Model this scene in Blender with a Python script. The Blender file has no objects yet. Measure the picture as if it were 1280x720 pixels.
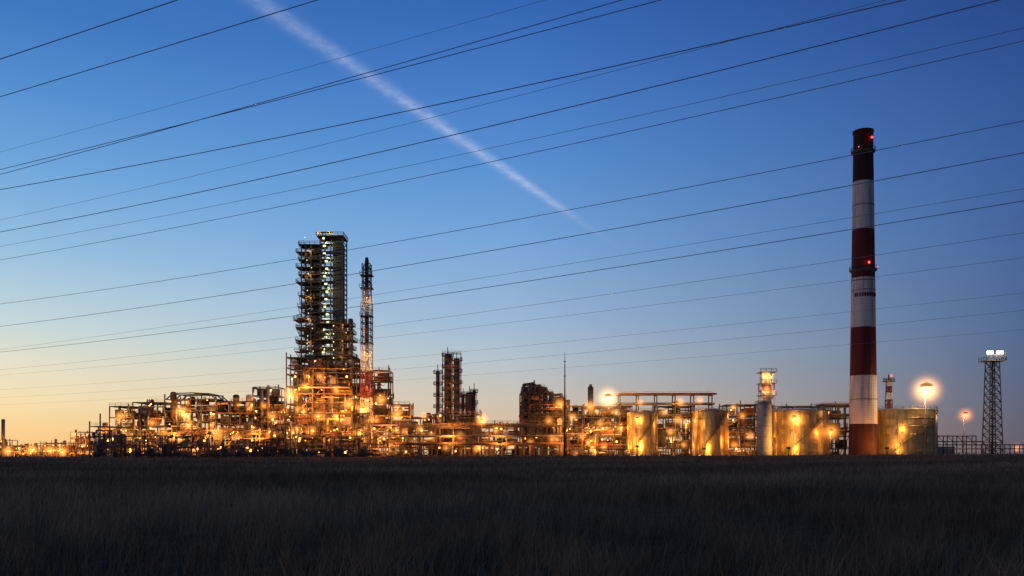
import bpy, math, random
import numpy as np
from mathutils import Vector

scene = bpy.context.scene
scene.view_settings.view_transform = 'Standard'
scene.view_settings.look = 'None'
scene.view_settings.exposure = 0
EYE = 1.6
F = 1108.0

def X(px, Y): return (px - 640.0) / F * Y
def H(py, Y): return (568.0 - py) / F * Y + EYE
def lin(c):
    return tuple(((v/255.0)/12.92 if v/255.0 <= 0.04045 else ((v/255.0+0.055)/1.055)**2.4) for v in c)

# ---------------------------------------------------------------- materials
def new_mat(name):
    m = bpy.data.materials.new(name); m.use_nodes = True
    nt = m.node_tree; nt.nodes.clear()
    out = nt.nodes.new('ShaderNodeOutputMaterial')
    return m, nt, out

def pmat(name, c1, c2, rough=0.6, metal=0.0, scale=0.6, streak=1.0, bump=0.0):
    m, nt, out = new_mat(name)
    b = nt.nodes.new('ShaderNodeBsdfPrincipled')
    tc = nt.nodes.new('ShaderNodeTexCoord')
    mp = nt.nodes.new('ShaderNodeMapping'); mp.inputs['Scale'].default_value = (scale, scale, scale*streak)
    nz = nt.nodes.new('ShaderNodeTexNoise'); nz.inputs['Scale'].default_value = 1.0; nz.inputs['Detail'].default_value = 5
    nz.inputs['Roughness'].default_value = 0.65
    rp = nt.nodes.new('ShaderNodeValToRGB')
    rp.color_ramp.elements[0].position = 0.35; rp.color_ramp.elements[0].color = (*c1, 1)
    rp.color_ramp.elements[1].position = 0.65; rp.color_ramp.elements[1].color = (*c2, 1)
    nt.links.new(tc.outputs['Object'], mp.inputs[0]); nt.links.new(mp.outputs[0], nz.inputs['Vector'])
    nt.links.new(nz.outputs[0], rp.inputs[0]); nt.links.new(rp.outputs[0], b.inputs['Base Color'])
    b.inputs['Roughness'].default_value = rough; b.inputs['Metallic'].default_value = metal
    if bump > 0:
        bp = nt.nodes.new('ShaderNodeBump'); bp.inputs['Strength'].default_value = bump
        nt.links.new(nz.outputs[0], bp.inputs['Height']); nt.links.new(bp.outputs[0], b.inputs['Normal'])
    nt.links.new(b.outputs[0], out.inputs[0])
    return m

def emat(name, col, s):
    m, nt, out = new_mat(name)
    e = nt.nodes.new('ShaderNodeEmission'); e.inputs[0].default_value = (*col, 1); e.inputs[1].default_value = s
    nt.links.new(e.outputs[0], out.inputs[0]); return m

M_DARK = pmat('dark_steel', (0.028,0.026,0.025), (0.06,0.054,0.048), 0.7, 0.1)
M_GALV = pmat('galvanised_steel', (0.12,0.115,0.11), (0.22,0.21,0.20), 0.55, 0.3)
M_PIPE = pmat('insulated_pipe', (0.28,0.26,0.23), (0.46,0.43,0.38), 0.45, 0.3)
M_YEL = pmat('yellow_paint', (0.33,0.24,0.05), (0.46,0.34,0.09), 0.5)
M_GRATE = pmat('deck_grating', (0.05,0.048,0.044), (0.10,0.092,0.08), 0.75)
M_RUST = pmat('rusty_steel', (0.10,0.04,0.018), (0.19,0.085,0.04), 0.8)
M_CONC = pmat('concrete', (0.20,0.19,0.17), (0.32,0.30,0.27), 0.85)
M_WARM = emat('lamp_glass_warm', (1.0,0.33,0.055), 9)
M_GRN = emat('lamp_glass_pale_green', (0.9,1.0,0.5), 1.6)
M_RED = emat('lamp_glass_red', (1.0,0.03,0.03), 10)
M_WHT = emat('lamp_glass_white', (1.0,0.82,0.6), 14)
STD = [M_DARK, M_GALV, M_PIPE, M_YEL, M_GRATE, M_RUST, M_CONC, M_WARM, M_GRN, M_RED, M_WHT]
DARK,GALV,PIPE,YEL,GRATE,RUST,CONC,WARM,GRN,RED,WHT = range(11)

# ---------------------------------------------------------------- mesh builder
class MB:
    def __init__(s, mats=None):
        s.v=[]; s.f=[]; s.m=[]; s.sm=[]; s.mats = mats or STD
    def box(s, x0,x1,y0,y1,z0,z1,m):
        n=len(s.v)
        s.v += [(x0,y0,z0),(x1,y0,z0),(x1,y1,z0),(x0,y1,z0),(x0,y0,z1),(x1,y0,z1),(x1,y1,z1),(x0,y1,z1)]
        for q in ((0,3,2,1),(4,5,6,7),(0,1,5,4),(1,2,6,5),(2,3,7,6),(3,0,4,7)):
            s.f.append(tuple(n+i for i in q)); s.m.append(m); s.sm.append(False)
    def cyl(s, p0, p1, r, m, seg=8, r2=None, caps=True, smooth=True):
        r2 = r if r2 is None else r2
        a=Vector(p0); b=Vector(p1); d=(b-a)
        if d.length < 1e-6: return
        d.normalize()
        u = d.cross(Vector((0,0,1)))
        if u.length < 0.01: u = Vector((1,0,0))
        u.normalize(); w=d.cross(u)
        n=len(s.v)
        off = math.pi/4 if seg==4 else 0
        for P,R in ((a,r),(b,r2)):
            for i in range(seg):
                t=2*math.pi*i/seg+off
                q=P+u*(math.cos(t)*R)+w*(math.sin(t)*R)
                s.v.append((q.x,q.y,q.z))
        for i in range(seg):
            j=(i+1)%seg
            s.f.append((n+i,n+j,n+seg+j,n+seg+i)); s.m.append(m); s.sm.append(smooth and seg>4)
        if caps:
            s.f.append(tuple(n+i for i in reversed(range(seg)))); s.m.append(m); s.sm.append(False)
            s.f.append(tuple(n+seg+i for i in range(seg))); s.m.append(m); s.sm.append(False)
    def beam(s,p0,p1,w,m): s.cyl(p0,p1,w*0.707,m,seg=4,smooth=False)
    def lathe(s, cx,cy, prof, m, seg=24, mfun=None):
        n=len(s.v)
        for (r,z) in prof:
            for i in range(seg):
                t=2*math.pi*i/seg
                s.v.append((cx+r*math.cos(t),cy+r*math.sin(t),z))
        for k in range(len(prof)-1):
            mm = mfun(k) if mfun else m
            for i in range(seg):
                j=(i+1)%seg
                s.f.append((n+k*seg+i,n+k*seg+j,n+(k+1)*seg+j,n+(k+1)*seg+i)); s.m.append(mm); s.sm.append(True)
    def ball(s,c,r,m):
        s.lathe(c[0],c[1],[(0.02*r,c[2]-r),(0.7*r,c[2]-0.7*r),(r,c[2]),(0.7*r,c[2]+0.7*r),(0.02*r,c[2]+r)],m,6)
    def vessel(s,cx,cy,z0,z1,r,m):
        s.lathe(cx,cy,[(0.01,z0),(r*0.7,z0+r*0.15),(r,z0+r*0.5),(r,z1-r*0.5),(r*0.7,z1-r*0.15),(0.01,z1)],m,14)
    def rail(s,pts,h=1.1,m=DARK,w=0.09):
        for a,b in zip(pts[:-1],pts[1:]):
            a=Vector(a);b=Vector(b)
            for hh in (h,h*0.55): s.beam(a+Vector((0,0,hh)),b+Vector((0,0,hh)),w,m)
            n=max(1,int((b-a).length/2.0))
            for i in range(n+1):
                q=a.lerp(b,i/n); s.beam(q,q+Vector((0,0,h)),w,m)
    def ring_rail(s,cx,cy,r,z,m=DARK,seg=16):
        pts=[(cx+r*math.cos(2*math.pi*i/seg),cy+r*math.sin(2*math.pi*i/seg),z) for i in range(seg+1)]
        s.rail(pts,1.2,m,0.1)
    def build(s,name,parent):
        me=bpy.data.meshes.new(name)
        o=parent.location
        me.from_pydata([(a-o.x,b-o.y,c-o.z) for a,b,c in s.v],[],s.f)
        for mt in s.mats: me.materials.append(mt)
        me.polygons.foreach_set('material_index',s.m)
        me.polygons.foreach_set('use_smooth',s.sm)
        me.update()
        ob=bpy.data.objects.new(name,me); scene.collection.objects.link(ob); ob.parent=parent
        return ob

def empty(name,loc):
    e=bpy.data.objects.new(name,None); e.location=loc; e.empty_display_size=2
    scene.collection.objects.link(e); return e

# painted lamp glow: emission-only volume balls standing in for lens bloom
def halo_mat(name,col,s):
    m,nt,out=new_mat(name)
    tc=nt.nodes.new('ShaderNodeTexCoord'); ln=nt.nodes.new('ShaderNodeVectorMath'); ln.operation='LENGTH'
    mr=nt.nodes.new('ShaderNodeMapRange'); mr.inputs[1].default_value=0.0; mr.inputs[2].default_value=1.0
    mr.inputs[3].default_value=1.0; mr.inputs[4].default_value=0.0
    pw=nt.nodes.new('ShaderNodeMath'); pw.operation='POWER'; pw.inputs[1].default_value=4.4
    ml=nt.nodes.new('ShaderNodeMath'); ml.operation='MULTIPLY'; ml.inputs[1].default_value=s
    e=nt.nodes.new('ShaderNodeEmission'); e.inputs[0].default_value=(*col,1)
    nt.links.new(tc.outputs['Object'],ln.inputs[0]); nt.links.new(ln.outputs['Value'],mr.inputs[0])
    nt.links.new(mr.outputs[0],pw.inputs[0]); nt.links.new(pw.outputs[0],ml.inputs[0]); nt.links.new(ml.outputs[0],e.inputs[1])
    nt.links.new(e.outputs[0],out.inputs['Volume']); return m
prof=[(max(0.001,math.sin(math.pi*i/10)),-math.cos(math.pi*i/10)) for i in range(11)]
def halo_mesh(name,mat):
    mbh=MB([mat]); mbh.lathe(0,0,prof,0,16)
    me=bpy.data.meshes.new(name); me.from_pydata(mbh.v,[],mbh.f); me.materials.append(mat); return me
halo_me=halo_mesh('halo_ball',halo_mat('lamp_halo_warm',(1.0,0.31,0.05),1.2))
halo_big=halo_mesh('halo_ball_bright',halo_mat('lamp_halo_bright',(1.0,0.44,0.13),1.5))

OR=(1.0,0.31,0.045); YW=(1.0,0.47,0.12); GR=(0.85,1.0,0.5); WH=(1.0,0.80,0.55)
nl=[0]
def lamp(parent,mb,x,y,z,energy,col=OR,r=0.35,halo=0,hood=True,force=False):
    ld=bpy.data.lights.new('lamp_light','POINT'); ld.energy=energy; ld.color=col; ld.shadow_soft_size=r
    o=bpy.data.objects.new('lamp_light',ld); scene.collection.objects.link(o); o.parent=parent
    o.location=Vector((x,y,z))-parent.location; nl[0]+=1
    if hood:
        mb.lathe(x,y,[(r*1.3,z+r*0.6),(r*1.1,z+r*1.2),(0.05,z+r*1.6)],DARK,8)
        mb.beam((x,y,z+r*1.6),(x,y+1.6,z+r*1.9),0.12,DARK)
    if halo>3.9 or force:
        h=bpy.data.objects.new('lamp_halo',halo_big if energy>7000 else halo_me); scene.collection.objects.link(h); h.parent=parent
        h.location=o.location; h.scale=(halo*.8,)*3

def wash_light(parent,mb,px,py,Y,energy,col=OR,up=15,size=1.6):
    """wash light added to brighten the steelwork, dressed with a housing and pole"""
    x,z=X(px,Y),H(py,Y)
    ld=bpy.data.lights.new('added_wash_light','AREA'); ld.energy=energy; ld.color=col; ld.size=size; ld.spread=math.radians(140)  # area light added for a warm orange wash over the units
    o=bpy.data.objects.new('added_wash_light',ld); scene.collection.objects.link(o); o.parent=parent
    o.location=Vector((x,Y,z))-parent.location; o.rotation_euler=(math.radians(90+up),0,0); nl[0]+=1
    mb.box(x-.7,x+.7,Y-.6,Y-.15,z-.35,z+.35,DARK); mb.cyl((x,Y-.4,0),(x,Y-.4,z-.35),.13,DARK,8)  # housing box and pole added to go with the wash light

rng=random.Random(11)

# ---------------------------------------------------------------- process structures
def block(mb,parent,px0,px1,pytop,Y,depth,lamps=2,dots=4,energy=(500,1500),dens=0.6,ybot=None,lev=4.2,solid=.33):
    x0,x1=X(px0,Y),X(px1,Y); zt=H(pytop,Y); z0=0 if ybot is None else H(ybot,Y)
    y0,y1=Y,Y+depth
    nz=max(1,round((zt-z0)/lev)); nx=max(1,round((x1-x0)/5.5)); ny=max(1,round(depth/7))
    xs=[x0+(x1-x0)*i/nx + (rng.uniform(-.8,.8) if 0<i<nx else 0) for i in range(nx+1)]; ys=[y0+(y1-y0)*i/ny for i in range(ny+1)]
    zs=[z0+(zt-z0)*i/nz + (rng.uniform(-.7,.7) if 0<i<nz else 0) for i in range(nz+1)]
    for i,x in enumerate(xs):
        for y in ys:
            top=zt if (i in (0,nx) or rng.random()<0.7) else zs[-2]
            mb.beam((x,y,z0),(x,y,top+rng.choice([0,0,1.1,2.0])),0.38,rng.choice([DARK,DARK,DARK,RUST]))
    for k,z in enumerate(zs[1:],1):
        for y in ys:
            a=0; b=nx
            if k==nz and nx>2: a=rng.choice([0,0,1]); b=nx-rng.choice([0,0,1])
            mb.beam((xs[a],y,z),(xs[b],y,z),0.34,rng.choice([DARK,DARK,DARK,RUST]))
        for x in xs: mb.beam((x,y0,z),(x,y1,z),0.3,DARK)
        for i in range(nx):
            for j in range(ny):
                if rng.random()<dens*(0.6 if k==nz else 1):
                    mb.box(xs[i]+0.2,xs[i+1]-0.2,ys[j]+0.2,ys[j+1]-0.2,z+0.2,z+0.3,GRATE)
        if rng.random()<0.8:
            a=rng.randint(0,max(0,nx-1)); mb.rail([(xs[a],y0-0.1,z+0.2),(xs[-1],y0-0.1,z+0.2)],1.1,rng.choice([DARK,YEL,DARK]))
    for k in range(nz):
        h=zs[k+1]-zs[k]
        for i in range(nx):
            w=xs[i+1]-xs[i]
            if rng.random()<solid*(.5 if k==nz-1 else 1.2):  # back panels added to block the sky and catch lamp light
                yy=rng.choice([y1-.6,y1-.6,(y0+y1)/2]); zc=zs[k]+h*rng.uniform(.5,.95)
                mb.box(xs[i]+.25,xs[i+1]-.25,yy,yy+.15,zs[k]+.35,zc-.05,rng.choice([DARK,DARK,GRATE,RUST]))
            if rng.random()<0.3:
                if rng.random()<0.5: mb.beam((xs[i],y0,zs[k]),(xs[i+1],y0,zs[k+1]),0.22,DARK)
                else: mb.beam((xs[i],y0,zs[k+1]),(xs[i+1],y0,zs[k]),0.22,DARK)
            for j in range(ny):
                t=rng.random(); cx=rng.uniform(xs[i]+w*.3,xs[i+1]-w*.3); cy=rng.uniform(ys[j]+1.5,ys[j+1]-1.5)
                if t<0.30:
                    mb.vessel(cx,cy,zs[k]+0.4,zs[k]+h*rng.uniform(.8,1.7),rng.uniform(.6,1.5),rng.choice([PIPE,DARK,GALV,RUST,DARK]))
                elif t<0.52:
                    r=rng.uniform(.5,1.1); mb.cyl((xs[i]+.5,cy,zs[k]+.5+r),(xs[i+1]-.5,cy,zs[k]+.5+r),r,rng.choice([PIPE,GALV,DARK,RUST]),12)
                elif t<0.76:
                    mb.box(cx-w*.3,cx+w*.3,cy-1,cy+1,zs[k]+.35,zs[k]+h*.75,rng.choice([GALV,CONC,RUST,DARK,DARK]))
                elif t<0.84:
                    mb.beam((xs[i]+.5,cy,zs[k]+.2),(xs[i+1]-.5,cy,zs[k+1]+.2),0.3,YEL)
                    mb.beam((xs[i]+.5,cy,zs[k]+1.3),(xs[i+1]-.5,cy,zs[k+1]+1.3),0.1,YEL)
        for q in range(rng.randint(2,5)):
            r=rng.uniform(.1,.34); a=rng.uniform(x0,x0+(x1-x0)*.6); b=rng.uniform(a+3,x1+1)
            z=zs[k]+rng.uniform(.5,h-.3); y=y0+rng.choice([-.6,-.9,1.2,3,5,depth*.7])
            mm=rng.choice([PIPE,DARK,GALV,YEL,RUST,DARK])
            mb.cyl((a,y,z),(b,y,z),r,mm,7)
            if rng.random()<.6:
                zz=z-rng.uniform(1,min(z-z0,h*1.5)+1.01); mb.cyl((a,y,z),(a,y,zz),r,mm,7); mb.ball((a,y,z),r*1.15,mm)
            if rng.random()<.6:
                zz=min(zt+1,z+rng.uniform(1,h*1.3)); mb.cyl((b,y,z),(b,y,zz),r,mm,7); mb.ball((b,y,z),r*1.15,mm)
    for q in range(int((x1-x0)/4)+1):
        x=rng.uniform(x0,x1); y=rng.uniform(y0-.5,y1); a=rng.uniform(z0,zt*.5)
        mb.cyl((x,y,a),(x,y,rng.uniform(a+2,zt+1.2)),rng.uniform(.1,.45),rng.choice([PIPE,GALV,DARK]),8)
    for q in range(lamps):
        k=rng.randint(1,nz)
        lamp(parent,mb,rng.uniform(x0+.5,x1-.5),y0+rng.choice([-1.2,1.5,2.5,4.5]),zs[k]-rng.uniform(.6,1.6),rng.uniform(*energy)*1.8,
             rng.choice([OR,OR,YW]),rng.uniform(.22,.45),halo=rng.uniform(2.8,4.2),force=rng.random()<.6)
    for q in range(dots):
        k=rng.randint(1,nz); x=rng.uniform(x0,x1); y=rng.choice([y0-.6,y0+.8,y0+3]); z=zs[k]-rng.uniform(.4,2.2)
        mb.ball((x,y,z),rng.uniform(.14,.42),WARM); mb.beam((x,y,z+.3),(x,y+.9,z+.5),.1,DARK)

def unit(name,cx,Y,specs,extra=None):
    e=empty(name,(X(cx,Y),Y,0)); mb=MB()
    for s in specs: block(mb,e,*s[:5],**(s[5] if len(s)>5 else {}))
    if extra: extra(mb,e)
    mb.build('steelwork_and_pipes',e); return e

# west process unit -------------------------------------------------
def west_extra(mb,e):
    Y=334
    pts=[(208,499),(216,492),(240,491),(262,492),(270,499)]
    for y in (Y,Y+8,Y+14):
        for a,b in zip(pts[:-1],pts[1:]): mb.beam((X(a[0],Y),y,H(a[1],Y)),(X(b[0],Y),y,H(b[1],Y)),.4,DARK)
    for p in pts: mb.beam((X(p[0],Y),Y,H(p[1],Y)),(X(p[0],Y),Y+14,H(p[1],Y)),.3,DARK)
    for px,py,en,halo_r in ((226,514,3600,6.5),(236,531,2400,5),(312,540,4200,6.5),(271,541,3200,5.5),(150,520,2000,5),(340,520,2000,5),(190,528,2200,4.5),(297,548,2000,4.5),(330,507,1600,4),(160,545,1200,4),(205,540,2200,4.5)):
        lamp(e,mb,X(px,Y-3),Y-3,H(py,Y-3),en,OR if rng.random()<.7 else YW,.45,halo=halo_r)
    for px,py,en in ((215,545,4500),(262,542,5500),(318,545,3800)): wash_light(e,mb,px,py,Y-12,en,OR,24)
    for px,py in ((116,516),(141,506),(176,498),(212,494),(288,497),(305,500),(322,486),(330,480)):
        mb.cyl((X(px,Y),Y+6,0),(X(px,Y),Y+6,H(py,Y)),rng.uniform(.25,.6),GALV,8)
    for px in (128,172,250,300):
        mb.vessel(X(px,Y-4),Y-4,0,H(548,Y-4),1.6,DARK)
    yy=Y-19
    for q in range(150):
        px=rng.uniform(112,470); y=yy+rng.uniform(-1,3); z=rng.uniform(2.0,8.5); x=X(px,y)
        mb.cyl((x,y,0),(x,y,z),rng.uniform(.08,.3),DARK,6)
        if q%2==0:
            l=rng.uniform(2,9); mb.cyl((x,y,z-.2),(x+l,y,z-.2),rng.uniform(.1,.28),DARK,6)
        if q%5==0: mb.vessel(x+1,y+1,0,rng.uniform(2.5,5),rng.uniform(.5,1.0),DARK)
        if q%6==0:
            r=rng.uniform(.4,.8); mb.cyl((x,y+1,r+1),(x+rng.uniform(2,5),y+1,r+1),r,DARK,10)
unit('process_unit',220,334,[
 (112,137,533,334,14,dict(lamps=1,dots=4)),
 (137,166,508,334,16,dict(lamps=2,dots=5)),
 (166,206,503,336,16,dict(lamps=2,dots=6)),
 (206,270,499,334,16,dict(lamps=3,dots=12)),
 (270,318,502,336,18,dict(lamps=3,dots=9)),
 (318,357,510,338,16,dict(lamps=2,dots=6)),
 (316,348,484,352,10,dict(lamps=1,dots=3)),
 (120,260,545,324,6,dict(lamps=2,dots=12,dens=.3)),
 (240,357,538,326,7,dict(lamps=2,dots=16,dens=.4)),
],west_extra)

# main fractionating tower -----------------------------------------
def tower():
    Y=346; e=empty('distillation_tower',(X(410,Y),Y,0)); mb=MB()
    block(mb,e,358,446,447,Y,20,lamps=5,dots=24,energy=(900,2200),dens=.85,lev=3.6,solid=.6)
    block(mb,e,372,440,455,Y-6,6,lamps=3,dots=12,energy=(900,1800),dens=.7,solid=.4)
    block(mb,e,350,460,517,Y-12,8,lamps=3,dots=18,energy=(700,1500),dens=.5,solid=.5)
    zb=H(447,Y)
    xl,xm,xr=X(376,Y),X(400,Y),X(428,Y)
    zt=H(305,Y); n=15
    for x in (xl,(xl+xm)/2,xm):
        for y in (Y+1,Y+9): mb.beam((x,y,zb),(x,y,zt),.42,DARK)
    for k in range(n+1):
        z=zb+(zt-zb)*k/n
        out=rng.choice([0,0,1.2,2.2]) + (1.0 if k<6 else 0)
        mb.box(xl-out,xm+.3,Y+.8,Y+9,z,z+.22,DARK)
        mb.rail([(xl-out,Y+.9,z+.2),(xm,Y+.9,z+.2)],1.2,DARK,.14)
        mb.rail([(xl-out,Y+.9,z+.2),(xl-out,Y+9,z+.2)],1.2,DARK,.12)
        if out>1: mb.beam((xl,Y+1,z-1.6),(xl-out,Y+1,z),.2,DARK)
        if k<n:
            z2=zb+(zt-zb)*(k+1)/n
            a,b=(xl+.4,(xl+xm)/2+1.5) if k%2 else ((xl+xm)/2+1.5,xl+.4)
            mb.beam((a,Y+2,z),(b,Y+2,z2),.32,DARK); mb.beam((a,Y+2,z+1.1),(b,Y+2,z2+1.1),.14,DARK)
            if rng.random()<.5: mb.beam((xl,Y+1,z),((xl+xm)/2,Y+1,z2),.2,DARK)
            if rng.random()<.8: mb.box(rng.uniform(xl,xl+3),rng.uniform(xl+3.5,xm-1),Y+4,Y+7,z+.22,z+rng.uniform(1,3.0),DARK)
            mb.cyl((xm-2.1,Y+5,z),(xm-2.1,Y+5,z2),1.8,DARK,12)
            if rng.random()<.6: mb.cyl((xl+1.5,Y+1.6,z),(xl+1.5,Y+1.6,z2),.4,DARK,8)
    ztc=H(295,Y); xc=xr-1.9
    mb.lathe(xc,Y+6,[(1.7,0),(1.7,ztc-3),(1.3,ztc-1.8),(.02,ztc-1.0)],DARK,20)
    for xx in (xm,xm+4.0,xr):
        for yy in (Y+.7,Y+9): mb.beam((xx,yy,zb),(xx,yy,ztc),.42,DARK)
    nk=24
    for k in range(nk):
        z=zb+(ztc-zb)*k/nk; z2=zb+(ztc-zb)*(k+1)/nk
        mb.beam((xm,Y+.7,z),(xr,Y+.7,z),.26,DARK); mb.beam((xm,Y+9,z),(xr,Y+9,z),.26,DARK); mb.beam((xr,Y+.7,z),(xr,Y+9,z),.26,DARK)
        if k%2: mb.beam((xm+4,Y+.7,z),(xr,Y+.7,z2),.22,DARK)
        else: mb.beam((xr,Y+.7,z),(xm+4,Y+.7,z2),.22,DARK)
        mb.box(xr-4.0,xr-.15,Y+1.0,Y+1.12,z+.12,z2-.12,DARK)
        if rng.random()<.5: mb.cyl((xm+1.6,Y+4,z),(xm+1.6,Y+4,z2),.7,DARK,8)
    for k in range(17):
        z=zb+(ztc-zb)*k/16
        mb.box(xm-.1,xr-4.1,Y-.2,Y+5,z-.1,z+.1,DARK)
        mb.rail([(xm-.1,Y-.2,z+.1),(xr-4.1,Y-.2,z+.1)],1.1,DARK,.12)
        if k<16:
            x=xm+2.0+rng.uniform(-1.0,1.4)
            mb.box(x-rng.uniform(.3,.6),x+.5,Y-.15,Y,z+1.7,z+2.4,GRN)
            if rng.random()<.45: mb.ball((xl+rng.uniform(1,6),Y+.7,z+2.6),.2,GRN)
            if k%2==0: lamp(e,mb,xm+2.6+rng.uniform(-1,1),Y-1.1,z+3.1,650,(.95,.95,.4),.18)
            if k%3==1: lamp(e,mb,xl+3,Y-.3,z+3.0,650,YW,.18)
    mb.box(xm-1.5,xr+.4,Y-.6,Y+9.6,ztc,ztc+.3,DARK)
    mb.rail([(xm-1.5,Y-.6,ztc+.3),(xr+.4,Y-.6,ztc+.3),(xr+.4,Y+9.6,ztc+.3)],1.2,GALV,.14)
    mb.rail([(xm-1.5,Y-.6,ztc+.3),(xm-1.5,Y+9.6,ztc+.3)],1.2,GALV,.14)
    for dx in (.3,2.8): mb.beam((xm+dx,Y+3,ztc),(xm+dx,Y+3,ztc+2.2),.3,RUST)
    mb.beam((xm-1,Y+3,ztc+2.2),(xm+4.5,Y+3,ztc+2.2),.3,RUST)
    lamp(e,mb,xm-.6,Y-1.4,ztc+1.0,600,OR,.2); lamp(e,mb,xm+4,Y-1.4,ztc+1.1,600,OR,.2)
    for k in range(5):
        z=H(445-k*10,Y)
        xa,xb=X(400-6,Y),X(442-(k%2)*2 - (3 if k==4 else 0),Y)
        mb.box(xa,xb,Y-1.5,Y+10,z,z+.25,DARK); mb.rail([(xa,Y-1.5,z+.25),(xb,Y-1.5,z+.25),(xb,Y+10,z+.25)],1.1,DARK,.14)
        mb.vessel(X(436,Y),Y+4,z-.5,z+2.8,1.0,GALV)
        mb.box(xa+6,xb-3.5,Y+4,Y+8,z+.25,z+2.7,DARK)
        mb.beam((xb-.3,Y-1.4,z),(xb-.3,Y-1.4,z-3.1),.3,DARK)
        lamp(e,mb,X(433,Y)+rng.uniform(-2,2),Y-2.2,z-.8,600,YW,.2,halo=0)
        mb.ball((X(418,Y),Y-1.6,z-.9),.26,GRN)
    for k in range(6):
        z=H(440-k*14,Y); xa=X(369+k*.9,Y)
        mb.box(xa,xl+2,Y-1,Y+5,z,z+.25,DARK); mb.rail([(xa,Y-1,z+.25),(xl+2,Y-1,z+.25)],1.1,DARK,.14)
        mb.beam((xa+.3,Y-1,z),(xl,Y-1,z-3),.22,DARK)
    for px,py,en,halo_r,c in ((363,493,5500,8,OR),(381,483,3200,5,YW),(436,504,4200,6,OR),(399,470,1800,4,OR),(420,487,2000,4.5,OR),(372,512,2400,4.5,OR),(398,520,3200,5.5,OR),(452,512,2400,5,OR),(425,525,2000,4.5,YW),(389,538,2000,4.5,OR),(447,542,2000,4.5,OR)):
        lamp(e,mb,X(px,Y-9),Y-9,H(py,Y-9),en,c,.45,halo=halo_r)
    for px,py,en in ((380,542,5500),(425,542,5500)): wash_light(e,mb,px,py,Y-24,en,OR,30,2.0)
    for px,py,en in ((385,505,2800),(425,505,2800)): wash_light(e,mb,px,py,Y-14,en,OR,35,1.4)
    mb.build('steelwork_and_column',e)
tower()

# striped flare stack in lattice frame -------------------------------
M_WP=pmat('white_paint',(0.42,0.40,0.38),(0.62,0.60,0.57),0.6,0,0.5,0.2)
M_RP=pmat('red_paint',(0.10,0.010,0.012),(0.16,0.018,0.02),0.6,0,0.5,0.2)
M_BP=pmat('dark_band_paint',(0.04,0.012,0.02),(0.07,0.02,0.03),0.6,0,0.5,0.2)
SM=STD+[M_WP,M_RP,M_BP]; WP,RP,BP=11,12,13
def flare(px,Y,ptop,pbot,hw,bands,name,rc=None):
    e=empty(name,(X(px,Y),Y,0)); mb=MB(SM); cx=X(px,Y); w=hw/F*Y
    def band(z):
        for pb,m in bands:
            if z>=H(pb,Y): return m
        return bands[-1][1]
    zt=H(ptop,Y); z=0 if pbot is None else H(pbot,Y); step=2.6
    r=rc or w*.42
    taper=lambda zz: w*(1.0 if zz<zt*.8 else .8)
    while z<zt:
        z2=min(zt,z+step); m=band(z+.1); W=taper(z)
        mb.cyl((cx,Y,z),(cx,Y,z2),r,m,12,caps=True)
        for sx in(-1,1):
            for sy in(-1,1): mb.beam((cx+sx*W,Y+sy*W,z),(cx+sx*W,Y+sy*W,z2),.34,m)
            mb.beam((cx-W,Y+sx*W,z),(cx+W,Y+sx*W,z),.22,m); mb.beam((cx+sx*W,Y-W,z),(cx+sx*W,Y+W,z),.22,m)
            mb.beam((cx-W,Y+sx*W,z),(cx+W,Y+sx*W,z2),.2,m); mb.beam((cx+W,Y+sx*W,z),(cx-W,Y+sx*W,z2),.2,m)
        z=z2
    return e,mb,cx,w,zt
e,mb,cx,w,zt=flare(458.5,340,330,None,6.2,[(345,BP),(351,WP),(362,BP),(396,WP),(430,BP),(466,WP),(500,RP),(900,WP)],'flare_stack')
Y=340
mb.cyl((cx,Y,zt),(cx,Y,H(322,Y)),.9,BP,10,r2=.6)
for py in (345,361,396,430,465):
    z=H(py,Y); mb.box(cx-w-.5,cx+w+.5,Y-w-.5,Y+w+.5,z,z+.2,GRATE); mb.rail([(cx-w-.5,Y-w-.5,z+.2),(cx+w+.5,Y-w-.5,z+.2)],1.2,DARK,.12)
for py,en in ((375,450),(415,350),(443,700),(462,700),(485,900)): lamp(e,mb,cx+rng.uniform(-1,1),Y-w-2.4,H(py,Y),en,YW,.13)
mb.build('lattice_and_flue',e)

# units east of the tower
unit('process_unit',472,348,[
 (446,464,480,342,10,dict(lamps=1,dots=4,solid=.6)),
 (462,486,463,352,12,dict(lamps=1,dots=4,solid=.6)),
 (486,512,506,348,12,dict(lamps=2,dots=4)),
 (446,520,530,334,8,dict(lamps=2,dots=10)),
],lambda mb,e:[lamp(e,mb,X(a,338),338,H(b,338),c,OR,.45,halo=h) for a,b,c,h in ((476,500,3800,6),(496,518,3800,6),(470,525,2200,4.5),(508,540,2200,4.5),(489,476,700,3))]+[wash_light(e,mb,480,553,326,4200,OR,20)])

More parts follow.
